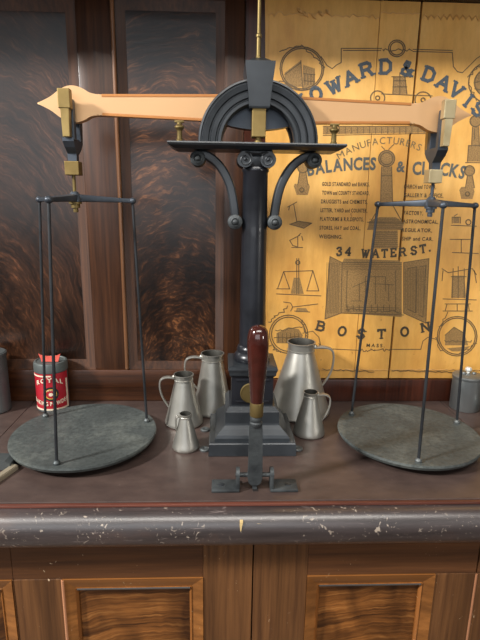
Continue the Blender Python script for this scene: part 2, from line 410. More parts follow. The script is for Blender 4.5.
def text_mesh(s, bold=0):
    cu = bpy.data.curves.new('t', 'FONT'); cu.body = s; cu.size = 1; cu.extrude = 0; cu.offset = bold; cu.resolution_u = 3
    o = bpy.data.objects.new('t', cu); COL.objects.link(o)
    dg = bpy.context.evaluated_depsgraph_get(); dg.update()
    me = bpy.data.meshes.new_from_object(o.evaluated_get(dg))
    bpy.data.objects.remove(o); bpy.data.curves.remove(cu)
    return me
_tc = {}
def letter(ch, bold):
    if (ch, bold) not in _tc:
        me = text_mesh(ch, bold); xs = [v.co.x for v in me.vertices]; 
        _tc[(ch, bold)] = (me, min(xs), max(xs))
    return _tc[(ch, bold)]
def put_text(bm, s, f, width=1.0, bold=.0, gap=.12, space=.35):
    """lay a string out along u in 0..1 (letter cap height .7) and map through f(u, v); v in letter heights from the baseline"""
    x = 0; items = []
    for ch in s:
        if ch == ' ': x += space; continue
        me, a, c = letter(ch, bold); items.append((me, x-a)); x += (c-a)+gap
    tot = x-gap
    for me, off in items:
        vs = [bm.verts.new(f((v.co.x+off)/tot, v.co.y/.7)) for v in me.vertices]
        me.calc_loop_triangles()
        for p in me.loop_triangles:
            try: bm.faces.new([vs[i] for i in p.vertices])
            except ValueError: pass
def flat_line(bm, s, x0, y0, x1, y1, h, sag=0, bold=0, gap=.12, space=.35):
    """text between two survey points on the poster; sag lifts the middle (px)"""
    P = wp(x0, y0); Q = wp(x1, y1); d = Vector((Q[0]-P[0], Q[1]-P[1])); n = Vector((-d.y, d.x)).normalized()
    def f(u, v):
        lift = sag*MP*4*u*(1-u); slope = sag*MP*4*(1-2*u)/d.length
        nn = Vector((n.x, n.y)) - d.normalized()*slope; nn.normalize()
        return (P[0]+d.x*u+n.x*lift+nn.x*v*h*MP, PY-.0006, P[1]+d.y*u+n.y*lift+nn.y*v*h*MP)
    put_text(bm, s, f, bold=bold, gap=gap, space=space)
b = B(); flat_line(b, 'MANUFACTURERS OF', 338, 160, 432, 160, 6.5, 15, 0, .16); obj('arched_lettering', b, INKG, po, False)
SLATE = plain('slate_ink', (96,98,92), .5, var=.2, scale=300)
for s_, x0, y0, x1, y1, h in (('BALANCES', 307, 176, 374, 170, 11.5), ('&', 394.5, 172, 403, 172, 10), ('CLOCKS', 410.5, 175, 461, 179, 12)):
    b = B(); flat_line(b, s_, x0, y0, x1, y1, h, 2 if len(s_) > 1 else 0, .035, .07); obj('trade_lettering', b, SLATE, po, False)
rows = [(s_, x0, 186+i*8.65, x1) for i, (s_, x0, x1) in enumerate((('GOLD STANDARD and BANKS,', 321, 368), ('TOWN and COUNTY STANDARD,', 321, 368), ('DRUGGISTS and CHEMISTS,', 320, 366), ('LETTER, YARD and COUNTER,', 319.5, 366), ('PLATFORMS & R.R.DEPOTS,', 319, 362), ('STORES, HAY and COAL,', 318.5, 359), ('WEIGHING.', 318, 341)))]
rows += [('CHURCH and TOWER,', 402, 188.5, 434), ('GALLERY & OFFICE,', 402, 197, 441), ('FACTORY,', 402, 214.5, 421), ('ASTRONOMICAL,', 401, 223, 436), ('REGULATOR,', 400, 231.5, 430), ('SHIP and CAR.', 400, 240, 431), ('MASS.', 365, 345.5, 383)]
for s_, x0, y, x1 in rows:
    b = B(); flat_line(b, s_, x0, y, x1, y+.5, 3.8, 0, .02, .3 if s_ == 'MASS.' else .12); obj('list_lettering', b, INK, po, False)
# --- engravings: pale tone shapes with darker lines
def eng(name, polys=(), lines=(), circles=(), mat2=INKM, w=.8):
    b = B()
    for k, p in enumerate(polys): prism(b, [wp(*q) for q in p], PY-.0002-.00003*k, PY+.0003, 0)
    n0 = len(b.faces)
    for l in lines: stroke(b, [wp(*q) for q in l], w*MP, PY-.00055, PY+.0003)
    for cx, cy, r in circles:
        stroke(b, [wp(cx+r*math.cos(a*PI/12), cy+r*math.sin(a*PI/12)) for a in range(25)], w*MP*1.3, PY-.0006, PY+.0003)
    b.faces.ensure_lookup_table()
    for f in b.faces[n0:]: f.material_index = 1
    return obj(name, b, [INKL, mat2], po, False)
def disc(cx, cy, r, n=20): return [(cx+r*math.cos(-a*2*PI/n), cy+r*math.sin(-a*2*PI/n)) for a in range(n)]
def scribble(x0, y0, x1, y1, n, amp):
    return [(x0+(x1-x0)*i/n+random.uniform(-amp, amp), y0+(y1-y0)*i/n+random.uniform(-amp, amp)) for i in range(n+1)]
eng('engraved_medallion', [[(284,88),(284,74),(300,62),(302,88)], [(302,90),(302,66),(314,70),(314,88)]],
    [[(300,62),(302,90)], [(284,76),(300,64)], [(303,75),(314,76)], [(303,82),(314,83)], [(282,89),(316,91)], scribble(280,52,300,47,12,1.2), scribble(300,46,324,70,16,1.4), scribble(278,82,300,92,10,1.5)]+[[(304+i*3,76),(304+i*3,86)] for i in range(4)], [(301,70,20),(301,70,21.6)])
eng('engraved_border', [], [[(320,58),(326,67),(331,70),(336,66),(340,64),(340,50),(380,50)], [(342,52),(379,52)], [(411,53),(450,54),(451,68),(455,73),(460,74),(466,68),(474,60),(480,56)], [(411,51),(450,52)], scribble(380,51,411,52,14,1.4)], [(395,50,6.5),(395,50,8.2)])
eng('engraved_fire_engine', [[(391,95),(392,78),(403,78),(405,95)]], [[(390,78),(406,78)], [(392,82),(404,82)], [(391,88),(405,88)], [(380,95),(430,97)], [(392,78),(391,95)], [(403,78),(405,95)], [(398,74),(398,95)]], [(376,99,7),(421,101,8),(376,99,2),(421,101,2)])
eng('engraved_street_scene', [[(322,135),(322,127),(430,127),(430,133)]], [[(322,136),(428,134)], [(322,127),(430,127)]]+[[(326+i*6,128),(326+i*6,134)] for i in range(17)], w=.6)
eng('engraved_medallion', [disc(484,84,13)], [scribble(466,78,480,64,8,1.5), scribble(466,84,474,100,8,1.5), [(472,84),(484,80)], [(472,90),(484,92)]], [(486,84,20),(486,84,14)])
eng('engraved_banjo_clock', [disc(302,168,5), [(299,172),(297,185),(307,185),(305,172)], [(293,186),(294,184),(308,184),(309,187),(307,195),(296,195)]], [[(299,172),(297,185)], [(305,172),(307,185)]], [(302,168,5),(301,190,2)])
eng('engraved_platform_scale', [[(289,224),(298,221),(311,223),(303,228)]], [[(289,224),(298,221),(311,223),(303,228),(289,224)], [(296,221),(293,204)], [(287,207),(296,202)], [(289,206),(288,210)]])
eng('engraved_letter_scale', [], [[(291,247),(302,247)], [(297,247),(297,236),(300,233)], [(289,240),(292,245),(298,247)], [(289,240),(299,235)], [(301,236),(302,240)]])
eng('engraved_balance', [[(290,293),(293,277),(299,277),(303,293)]], [[(296,293),(296,258)], [(298,293),(298,258)], [(283,271),(312,270)], [(283,271),(277,288)], [(283,271),(289,288)], [(312,270),(306,290)], [(312,270),(318,290)], [(276,293),(320,295)], [(276,288),(289,288)], [(306,290),(318,290)]], [(297,262,2)])
eng('engraved_small_scale', [[(295,311),(296,307),(305,307),(308,311)]], [[(283,301),(290,302),(292,306),(317,303)], [(292,306),(290,310)], [(294,310),(309,311)]])
eng('engraved_medallion', [[(276,342),(276,332),(288,326),(298,328),(302,334),(300,342)]], [scribble(268,322,288,305,14,1.6), scribble(268,342,280,352,10,1.8), scribble(300,318,306,334,10,1.5), scribble(276,330,302,326,14,1), scribble(274,336,302,336,14,1), [(302,332),(312,330),(318,336),(320,346)]]+[[(278+i*4,332),(278+i*4,341)] for i in range(6)], [(288,333,17),(288,333,19)])
eng('engraved_regulator_clock', [disc(385,159,8), [(380,167),(379,205),(391,205),(390,167)], [(366,229),(368,221),(378,217),(394,217),(402,223),(401,229)], [(371,248),(372,230),(396,230),(396,248)]],
    [[(380,167),(379,205)], [(390,167),(391,205)], [(366,229),(401,229)], [(379,205),(370,220)], [(391,205),(400,221)], [(366,222),(402,223)], [(383,150),(380,147)], [(387,150),(392,145)], [(380,176),(390,176)]], [(385,159,8),(385,159,6)])
eng('engraved_scale_cabinet', [[(324,318),(329,256),(341,262),(340,312)], [(341,262),(400,262),(400,316),(340,312)], [(402,262),(427,258),(424,322),(402,312)], [(346,270),(394,270),(394,306),(345,306)], [(341,262),(343,258),(398,260),(400,266)]],
    [[(324,318),(329,256),(341,262),(340,312),(324,318)], [(341,262),(400,262)], [(402,262),(427,258),(424,322),(402,312),(402,262)], [(406,268),(415,266),(414,312),(406,308)], [(418,266),(424,265),(421,316),(417,314)], [(340,312),(402,314)], [(345,306),(397,307)], [(346,270),(345,306)], [(394,270),(394,306)],
     [(352,286),(366,280)], [(350,300),(360,300)], [(358,283),(358,300)], [(364,276),(384,276)], [(374,276),(374,303)], [(364,276),(364,292)], [(384,276),(384,290)], [(372,283),(392,284)], [(387,284),(387,300)]]+[scribble(344,309,400,311,26,1.6)]+[[(346+i*6,304),(346+i*6,310)] for i in range(9)])
eng('engraved_border', [], [[(318,347),(360,349)], scribble(358,349,388,349,20,1.6), [(388,348),(419,348),(421,340),(426,336),(434,338)], [(320,346),(318,342)]])
for l_ in (scribble(300,368,318,369,10,.9), scribble(322,368,372,370,24,.9), scribble(390,369,474,371,40,.7)): eng('engraved_border', [], [l_], w=.6)
eng('engraved_tall_clock', [disc(473,122,5.5), [(470,128),(469,147),(477,147),(476,128)], [(465,162),(466,146),(479,146),(479,162)]], [[(470,128),(469,147)], [(476,128),(477,147)], [(465,162),(466,146),(479,146)], [(463,163),(481,163)], [(472,130),(472,140)]], [(473,122,5.5)])
eng('engraved_banjo_clock', [disc(467,171,5), [(465,176),(463,188),(472,188),(470,176)], [(457,190),(459,187),(471,187),(472,192),(470,199),(459,199)]], [[(465,176),(463,188)], [(470,176),(472,188)]], [(467,171,5),(465,194,2)])
eng('engraved_letter_scale', [[(451,223),(451,217),(457,217),(457,223)]], [[(449,225),(474,226)], [(450,223),(450,217),(458,217),(458,223)], [(452,216),(455,214)]], [(466,222,2.5)])
eng('engraved_letter_scale', [], [[(448,239),(470,239)], [(459,239),(459,252)], [(450,252),(476,253)]])
eng('engraved_balance', [[(449,297),(450,275),(462,275),(464,297)]], [[(440,268),(446,272),(470,268),(474,274)], [(450,297),(451,268)], [(462,297),(462,268)], [(456,297),(456,266)], [(441,298),(474,299)], [(449,276),(464,276)], [(441,270),(440,280)], [(472,270),(474,282)]])
eng('engraved_small_scale', [], [[(443,303),(468,303)], [(445,303),(443,310)], [(466,303),(467,310)], [(455,303),(455,310)], [(441,310),(470,310)]])
eng('engraved_medallion', [[(443,344),(443,334),(452,326),(462,332),(466,344)], [(445,347),(468,345),(462,350),(450,350)]], [scribble(438,325,446,312,8,1.4), scribble(434,336,440,350,10,1.6), scribble(458,352,474,342,10,1.6), [(443,334),(452,326),(462,332)], scribble(442,340,470,340,14,1)], [(455,335,18),(455,335,19.6)])
eng('engraved_shading', [], [[(404+k*1.6, 268), (404+k*1.6, 308+k*.5)] for k in range(13)], w=.35)
eng('engraved_shading', [], [[(326+k*1.5, 262), (325+k*1.5, 312)] for k in range(9)], w=.35)
eng('engraved_shading', [], [[(342, 264+k*2.2), (400, 264+k*2.2)] for k in range(3)]+[[(343, 308+k*2), (400, 309+k*2)] for k in range(3)], w=.5)
eng('engraved_shading', [], [[(372, 232+k*2), (396, 232+k*2)] for k in range(8)]+[[(368, 219+k*2), (400, 219+k*2)] for k in range(5)], w=.4)
eng('engraved_door_edge', [[(478,290),(478,245),(500,245),(500,290)]], [[(478,290),(478,245)]])

# ------------------------------------------------------------ counter and cabinet
ct = thing('countertop', 'worn dark brown wooden countertop with a scratched rounded front edge', 'countertop', (.05, -.22, 0))
b = B(); box(b, -.4760, .5740, -.447, .0105, -.03, 0, .0012); obj('top_board', b, CTOP, ct, False)
b = B(); box(b, -1.3, -.4772, -.447, .0105, -.03, 0, .0012); obj('end_board', b, CTOP, ct, False)
b = B(); box(b, .5756, 1.3, -.447, .0105, -.03, 0, .0012); obj('end_board', b, CTOP, ct, False)
b = B(); box(b, -1.3, 1.3, -.455, -.4475, -.0062, -.0012, .001); obj('edge_strip', b, REDLIP, ct, False)
b = B(); prof = [(-.40, -.0065), (-.456, -.0065), (-.468, -.0058)]
for k in range(17):
    a = PI/2 - PI*k/16; prof.append((-.468-.022*math.cos(a), -.0365+.0310*math.sin(a)))
prof += [(-.452, -.0675), (-.452, -.072), (-.40, -.072)]
va = [b.verts.new((-1.3, y, z)) for y, z in prof]; vb = [b.verts.new((1.3, y, z)) for y, z in prof]
for i in range(len(prof)): j = (i+1) % len(prof); b.faces.new((va[i], va[j], vb[j], vb[i]))
b.faces.new(va); b.faces.new(vb); obj('front_moulding', b, NOSE, ct, True, angle=30)
b = B(); prism(b, [(.0318,-.0125),(.0368,-.0125),(.0350,-.022),(.0340,-.028),(.0350,-.034),(.0330,-.035),(.0325,-.028),(.0315,-.02)], -.4893, -.462)
obj('paint_chip', b, CHIP, ct, False)['label'] = 'bare pale chip in the dark front edge'
b = B(); prism(b, [(.056,-.0185),(.062,-.0175),(.070,-.0180),(.068,-.0205),(.060,-.0215)], -.4855, -.462); obj('paint_chip', b, CHIP, ct, False)
b = B(); box(b, .0565, .0665, -.4195, -.372, -.0005, .0006); obj('lever_slot', b, BLK, ct, False)

cb = thing('counter_cabinet', 'brown grained wooden cabinet under the counter with framed burl door panels', 'cabinet', (.05, -.2, -.9))
b = B(); box(b, -1.3, 1.3, -.42, 0, -.9, -.074); obj('carcass', b, CRAIL, cb, False)
ZT, ZB = -.0745, -.78
def door(x0, x1, px0, px1, pm, outer, name='door'):
    zl, zr = (-.1605 if 'l' in outer else ZT), (-.1605 if 'r' in outer else ZT)
    rx0, rx1 = (x0 if 'l' in outer else px0+.0003), (x1 if 'r' in outer else px1-.0003)
    root = None
    b = B(); FY, BY = -.440, -.4205
    box(b, x0, px0, FY, BY, ZB, zl, .0008)
    d = obj(name, b, CFRAME, cb, False)
    b = B(); box(b, px1, x1, FY, BY, ZB, zr, .0008); obj('door_stile', b, CFRAME, d, False)
    b = B(); box(b, rx0, rx1, FY+.0005, BY, -.160, ZT, .0008); obj('door_rail', b, CRAIL, d, False)
    b = B(); box(b, px0+.0003, px1-.0003, FY+.0005, BY, ZB, -.68, .0008); obj('door_rail', b, CRAIL, d, False)
    b = B(); frame_box(b, px0+.0004, px1-.0004, -.6795, -.1605, .021, FY-.002, BY, .006)
    obj('door_moulding', b, CMOLDX, d, False)
    b = B(); frame_box(b, px0+.0215, px1-.0215, -.658, -.182, .004, FY+.002, BY, .004); obj('door_bead', b, CMOLD, d, False)
    b = B(); box(b, px0+.024, px1-.024, FY+.0005, FY+.004, -.1850, -.1822, .0004); obj('shade_bead', b, CGREY, d, False)  # added grey strip, shadow under the top moulding as a solid piece
    b = B(); box(b, px0+.0257, px1-.0257, FY+.010, BY, -.654, -.186); obj('door_panel', b, pm, d, False)
    return d
d1 = door(-.369, .0575, -.283, -.031, CB1, 'l')
d2 = door(.0600, .472, .158, .396, CB2, 'r')
door(-.80, -.3695, -.72, -.3715, CB1, 'lr')
door(.4745, .90, .51, .80, CB2, 'lr')
b = B(); tube(b, [(-.2825, -.4405, ZB+.02), (-.2825, -.4405, -.162)], .003, 8); obj('edge_highlight', b, CSALM, cb)  # both thin strips are edge highlights modelled as pale rods
b = B(); tube(b, [(.4735, -.4385, ZB+.02), (.4735, -.4385, -.1625)], .003, 8); obj('edge_highlight', b, CSALM, cb)

# ------------------------------------------------------------ the balance
CX, CY = .0635, -.215
bs = thing('balance_scale', 'tall black iron balance with a copper coloured beam and two round hanging pans', 'balance scale', (CX, CY, 0))
b = B(); frust(b, CX, CY-.007, [(.0003,.088,.074),(.001,.089,.075),(.026,.088,.074),(.028,.086,.072)]) 
base = obj('base', b, IRON, bs, False)
b = B(); frust(b, CX, CY-.003, [(.028,.076,.068),(.034,.076,.068),(.040,.072,.066),(.050,.062,.059),(.056,.056,.053),(.060,.055,.052),(.084,.055,.052),(.086,.053,.050),(.094,.047,.045)]); obj('stepped_plinth', b, IRON, bs, False)
b = B(); frust(b, CX, CY, [(.0942,.0425,.041),(.156,.0425,.041)]); 
box(b, CX-.034, CX+.034, CY-.0425, CY-.040, .100, .104, .0005); box(b, CX-.034, CX+.034, CY-.0425, CY-.040, .146, .150, .0005)
obj('pedestal', b, COLM, bs, False)
b = B(); frust(b, CX, CY, [(.156,.043,.042),(.160,.047,.046),(.166,.048,.047),(.172,.050,.049),(.178,.049,.048),(.180,.040,.040)]); obj('pedestal_cap', b, IRON, bs, False)
b = B(); lathe(b, [(.0215,-.002),(.0215,.0018),(.0195,.0026),(.019,.0018),(.001,.0018)], (CX-.0035, CY-.0412, .121), 'y', 28, tilt=Matrix.Diagonal((1,-1,1)))
m_ = obj('brass_medallion', b, BRASSD, bs)
b = B(); lathe(b, [(.036,.180),(.038,.184),(.038,.190),(.034,.196),(.031,.199),(.032,.204),(.030,.210),(.027,.213),(.0268,.22),(.0262,.30),(.0248,.45),(.0240,.555),(.026,.558),(.026,.562),(.0235,.566)], (CX,CY,0), 'z', 48)
obj('column', b, COLM, bs)
# Ionic capital
b = B(); box(b, CX-.030, CX+.030, CY-.026, CY+.026, .586, .5945, .002); lathe(b, [(.024,.566),(.029,.574),(.029,.582),(.026,.586)], (CX,CY,0), 'z', 40)
for s in (-1, 1):
    lathe(b, [(.0145,-.028),(.0150,-.026),(.0135,-.02),(.011,0),(.0135,.02),(.0150,.026),(.0145,.028)], (CX+s*.0215, CY, .578), 'y', 28)
    for sy in (-1, 1):
        pts = [(CX+s*.0215+s*(.0128-.0095*t/20)*math.cos(PI/2+t*PI/7), CY+sy*.0285, .578+(.0128-.0095*t/20)*math.sin(PI/2+t*PI/7)) for t in range(21)]
        tube(b, pts, .0014, 6)
        ball(b, (CX+s*.0215, CY+sy*.029, .578), .003)
for sy in (-1, 1): tube(b, smoothpts([(CX-.02, CY+sy*.0285, .5908), (CX, CY+sy*.0285, .5885), (CX+.02, CY+sy*.0285, .5908)]), .0014, 6)
obj('capital', b, IRON, bs)
# shelf
b = B(); r1 = [(-.1635,-.048),(.1635,-.048),(.1635,.048),(-.1635,.048)]
rings = []
for z, k in ((.5945, .013), (.600, .002), (.6035, 0), (.606, .001)):
    rings.append([b.verts.new((CX+x-math.copysign(k,x), CY+y-math.copysign(k,y), z)) for x, y in r1])
for a, c in zip(rings, rings[1:]):
    for i in range(4): b.faces.new((a[i], a[(i+1)%4], c[(i+1)%4], c[i]))
b.faces.new(rings[0][::-1]); b.faces.new(rings[-1]); obj('shelf_plate', b, IRON, bs, False)
# arches
def arch(y0, y1, name):
    s = -1 if y0 < y1 else 1
    d = abs(y1-y0)
    prof = [(.0665,y1),(.0665,y0-s*.004),(.069,y0),(.074,y0),(.0755,y0-s*.003),(.0775,y0-s*.003),(.079,y0+s*.002),(.087,y0+s*.003),(.0885,y0-s*.002),(.0905,y0-s*.002),(.092,y0+s*.003),(.101,y0+s*.005),(.1025,y0),(.1045,y0),(.106,y0+s*.003),(.109,y0+s*.002),(.1105,y0-s*.004),(.1105,y1)]
    b = B(); rings = []
    N = 56
    for i in range(N+1):
        a = PI*i/N
        rings.append([b.verts.new((CX+.002-r*math.cos(a), y, .606+r*math.sin(a)*1.0)) for r, y in prof])
    n = len(prof)
    for a, c in zip(rings, rings[1:]):
        for k in range(n): b.faces.new((a[k], a[(k+1)%n], c[(k+1)%n], c[k]))
    b.faces.new(rings[0]); b.faces.new(rings[-1][::-1]); return obj(name, b, IRON, bs, True, angle=25)
arch(CY-.034, CY-.014, 'arch'); arch(CY+.034, CY+.014, 'arch')
KX = CX+.002
b = B(); frust(b, KX, CY, [(.664,.0175,.044),(.667,.0185,.045),(.690,.0205,.046),(.738,.0265,.047),(.741,.0265,.047),(.7415,.022,.043),(.752,.010,.020),(.754,.006,.012)]); obj('keystone', b, IRON, bs, False)
b = B(); lathe(b, [(.007,.752),(.0055,.756),(.0042,.760),(.0038,.790),(.0055,.791),(.0055,.795),(.0034,.797),(.0034,.93)], (KX-.001, CY, 0), 'z', 16)
obj('top_rod', b, BRASSD, bs)['label'] = 'thin brass rod rising from the keystone'
b = B(); box(b, KX-.0125, KX+.0125, CY-.040, CY-.012, .616, .667, .0012); lathe(b, [(.007,.6058),(.007,.610),(.005,.611),(.005,.617)], (KX, CY-.028, 0), 'z', 16)
obj('bearing_block', b, BRASS, bs, False)['label'] = 'brass block under the keystone'
# brackets and scroll discs
for s in (-1, 1):
    P = smoothpts([(CX+s*.106, CY, .5875), (CX+s*.089, CY, .583), (CX+s*.068, CY, .566), (CX+s*.051, CY, .537), (CX+s*.0425, CY, .505), (CX+s*.0375, CY, .468)])
    b = B(); tube(b, P, 1, 16, flat=(.014, .0085)); br = obj('bracket', b, IRON, bs)
    for (ox, oz) in ((.110, .579), (.0385, .463)):
        b = B(); lathe(b, [(.010,-.020),(.0135,-.018),(.0145,-.015),(.0145,.015),(.0135,.018),(.010,.020)], (CX+s*ox, CY, oz), 'y', 28)
        for sy in (-1, 1): lathe(b, [(.0095,.0),(.0095,.003),(.0075,.004),(.006,.002),(.0055,.004),(.003,.0065),(.001,.007)], (CX+s*ox, CY+sy*.0195, oz), 'y', 24, tilt=Matrix.Diagonal((1, sy, 1)))
        obj('scroll', b, [IRON2], br)
# thumb posts on the shelf
for s in (-1, 1):
    b = B(); x = CX+s*.1435 + (.0015 if s < 0 else -.002)
    lathe(b, [(.0065,.6058),(.0065,.609),(.0048,.611),(.0045,.624),(.0052,.626),(.0088,.630),(.0088,.6325),(.0062,.634),(.0045,.636),(.0045,.639)], (x, CY-.030, 0), 'z', 20)
    box(b, x-.0085, x+.0085, CY-.0325, CY-.0275, .6385, .6425, .001)
    obj('stop_screw', b, BRASSD, bs)

# beam
BZ = .668
def beam_outline(inset=0):
    half = [(-.4035,0),(-.396,.0035),(-.380,.0125),(-.362,.024),(-.348,.030),(-.336,.0315),(-.320,.028),(-.306,.021),(-.296,.0178),(-.294,.0178),(-.2925,.0165),(-.2905,.0165),(-.289,.0182),(-.20,.0192),(-.10,.0222),(-.02,.0248),(0,.025)]
    top = []
    for x, w in half: top.append((x, w))
    top = top + [(-x, w) for x, w in half[-2::-1]]
    return top
half = [(p.x, p.y) for p in smoothpts([(-.4035,.0005,0),(-.394,.0042,0),(-.378,.0125,0),(-.364,.0225,0),(-.350,.0298,0),(-.336,.0315,0),(-.321,.0275,0),(-.308,.0205,0),(-.297,.0182,0)], 4)] + [(-.294,.0182),(-.2925,.0168),(-.2905,.0168),(-.289,.0182),(-.20,.0192),(-.10,.0222),(-.02,.0248)]
half = half + [(0,.025)] + [(-x, w) for x, w in half[::-1]]
TILT = math.radians(0.35)
def bt(u, v):   # beam local -> world xz (a slight tilt, right end low)
    return (CX+.002+u*math.cos(TILT)+v*math.sin(TILT), BZ-u*math.sin(TILT)+v*math.cos(TILT))
b = B()
ol = [bt(x, w) for x, w in half] + [bt(x, -w) for x, w in half[::-1] if abs(x) < .4034]
prism(b, ol, CY-.009, CY+.009, 0, .0016)
bo = obj('beam', b, BEAM, bs, True, angle=40)
for sg in (-1, 1):   # the darker raised rims along the long edges
    for tb in (-1, 1):
        b = B(); pp = [(sg*(.286-.218*k/10), tb*(.0182+.0055*(k/10)-.0022)) for k in range(11)]
        tube(b, [(*(lambda q: (q[0], CY-.0088, q[1]))(bt(*p)),) for p in pp], 1, 8, flat=(.0012, .0026)); obj('beam_rim', b, BEAME, bo)
b = B(); oc = [bt(u*.062, .030*(1-.12*u*u)) for u in [k/8-1 for k in range(17)]] + [bt(u*.062, -.036+.008*u*u) for u in [1-k/8 for k in range(17)]]
prism(b, oc, CY-.0115, CY+.0115, 0, .001); obj('beam_centre', b, STEEL, bs, True, angle=40)

def hanger(u, name_side, hubx, hubz, pans, pan_c, angs, stem_x, brassmat):
    """everything that hangs from one end of the beam"""
    hx, hz_ = bt(u, 0)
    h = None
    # brass bearing caps in front of and behind the beam end, joined by the knife-edge pin through the beam
    b = B(); w = .0108
    for g in (-1, 1):
        ya, yb = sorted((CY+g*.028, CY+g*.044))
        box(b, hx-w, hx+w, ya, yb, hz_-.013, hz_+.020, .0015)
        prism(b, [(hx-.0075, hz_-.011), (hx-.0062, hz_-.060), (hx+.0062, hz_-.060), (hx+.0080, hz_-.011)], ya+.001, yb-.001, 0, .0008)
    tube(b, [(hx, CY-.040, hz_+.004), (hx, CY+.040, hz_+.004)], .005, 12)
    h = obj('hanger', b, brassmat, bs, False)
    # iron yoke and stem
    b = B()
    for g in (-1, 1):
        ya, yb = sorted((CY+g*.013, CY+g*.0275)); box(b, hx-.0080, hx+.0105, ya, yb, hz_-.064, hz_+.006, .0015)
    frust(b, (hx+stem_x)/2, CY, [(hz_-.086,.0085,.0085), (hz_-.076,.0095,.022), (hz_-.066,.010,.030), (hz_-.0605,.010,.030)])
    prism(b, [(stem_x-.0095, hz_-.066), (stem_x+.0095, hz_-.066), (stem_x+.0080, hz_-.101), (stem_x-.0075, hz_-.101)], CY-.008, CY+.008)
    obj('yoke', b, STEEL, h, False)
    b = B(); box(b, stem_x-.0140, stem_x+.0125, CY-.013, CY+.013, hz_-.1245, hz_-.0995, .0012); obj('brass_block', b, brassmat, h, False)
    b = B(); lathe(b, [(.0032,hubz-.024),(.0032,hz_-.124)], (hubx, CY, 0), 'z', 14); 
    lathe(b, [(.0045,hubz-.026),(.0050,hubz-.022),(.0045,hubz-.018),(.0085,hubz-.0175),(.0085,hubz-.0105),(.012,hubz-.010),(.012,hubz-.0065),(.009,hubz-.006)], (hubx, CY, 0), 'z', 20)
    obj('suspension_screw', b, BRASSD if u < 0 else STEEL, h)
    # spider with three arms
    b = B(); lathe(b, [(.013,hubz-.006),(.0135,hubz),(.011,hubz+.006),(.006,hubz+.0125),(.004,hubz+.013)], (hubx, CY, 0), 'z', 24)
    tips = []
    for a in angs:
        d = Vector((math.cos(a), math.sin(a), 0)); L = .110
        P = [Vector((hubx, CY, hubz+.001))+d*t*L+Vector((0,0,-.004*t)) for t in (0.05,.3,.6,.85,1.0)]
        tube(b, P, [1.35,1.15,.95,.8,.8], 10, flat=(.0068,.0055))
        ball(b, P[-1], .0075, (1,1,.85)); tips.append(P[-1])
    obj('spider', b, STEEL, h)
    # pan
    pz = .026
    b = B(); lathe(b, [(.02,.006),(.10,.0065),(.134,.010),(.1455,.0155),(.1485,.0215),(.1475,.0258),(.144,.0260),(.136,.0250),(.05,.0245),(.001,.0245)], (pan_c[0], pan_c[1], 0), 'z', 96)
    pn = obj('pan', b, PAN, h)
    for a, t in zip(angs, tips):
        p = Vector((pan_c[0]+.132*math.cos(a), pan_c[1]+.132*math.sin(a), pz))
        b = B(); tube(b, [t, p+Vector((0,0,.001))], .0029, 10); obj('rod', b, ROD, h)
        b = B(); lathe(b, [(.0065,.0246),(.0068,.029),(.0045,.0325),(.003,.0335)], (p.x, p.y, 0), 'z', 16); obj('rod_nut', b, TIND, pn)
    return h
D2 = math.radians
hl = hanger(-.3445, 'l', -.2825, .503, None, (-.287, -.235), (D2(145), D2(263), D2(22)), -.2810, BRASS)
hr = hanger(.3455, 'r', .4115, .503, None, (.402, -.236), (D2(139), D2(258), D2(17)), .4110, metal_mat('pale_brass', (158,140,100), (200,186,150), .7, .35, .5, 60, .2))
hl['label'] = 'left hanging assembly with golden brass bearing'; hr['label'] = 'right hanging assembly with paler brass bearing'

# base lugs
for x, y in ((-.036, -.178), (-.034, -.268), (.160, -.268)):
    b = B(); lathe(b, [(.0105,.0002),(.0105,.003),(.009,.0045),(.004,.0045),(.0035,.003)], (x, y, 0), 'z', 20)
    obj('floor_lug', b, TIND, bs)

# ------------------------------------------------------------ lever
LX, LY = .0605, -.410
lv = thing('lever_handle', 'upright iron lever with dark red wooden grip hinged in front of the balance', 'lever', (LX, LY, 0))
b = B(); lathe(b, [(.0108,.166),(.0115,.175),(.0134,.20),(.0156,.225),(.0174,.25),(.0184,.270),(.0180,.283),(.0158,.2935),(.0115,.2995),(.0055,.3025),(.0008,.303)], (LX+.0005, LY, 0), 'z', 40); obj('grip', b, HANDLE, lv)
b = B(); lathe(b, [(.0112,.1415),(.0118,.143),(.0118,.164),(.0112,.1665)], (LX+.0005, LY, 0), 'z', 32); obj('ferrule', b, BRASSD, lv)
b = B(); lathe(b, [(.0095,.122),(.0112,.125),(.0112,.129),(.0092,.131),(.0105,.134),(.0105,.138),(.009,.1415)], (LX, LY, 0), 'z', 28)
prism(b, [(LX-.0112,.1235),(LX+.0112,.1235),(LX+.0120,.095),(LX+.0128,.05),(LX+.0135,.024),(LX+.011,.014),(LX+.006,.0095),(LX-.006,.0095),(LX-.011,.014),(LX-.0132,.024),(LX-.0120,.05),(LX-.0118,.095)], LY-.007, LY+.007, 0, .0012)
box(b, LX-.004, LX+.004, LY-.004, LY+.004, .0008, .012); obj('lever_arm', b, IRON2, lv, True, angle=40)
b = B(); tube(b, [(LX-.0345, LY, .0275), (LX+.0345, LY, .0275)], .0042, 14); obj('pivot_pin', b, IRON2, lv)
for s in (-1, 1):
    b = B(); box(b, min(LX+s*.0270, LX+s*.0335), max(LX+s*.0270, LX+s*.0335), LY-.012, LY+.012, .0005, .030, .001)
    lathe(b, [(.0118,-.0032),(.0118,.0032)], (LX+s*.03025, LY, .030), 'x', 24)
    box(b, min(LX+s*.0275, LX+s*.077), max(LX+s*.0275, LX+s*.077), LY-.014, LY+.022, .0004, .0055, .0012)
    hb = obj('hinge_bracket', b, IRON2, lv)
    b = B(); lathe(b, [(.0055,.0054),(.0052,.0066),(.001,.0072)], (LX+s*.060, LY+.004, 0), 'z', 16); obj('screw', b, IRON, hb)

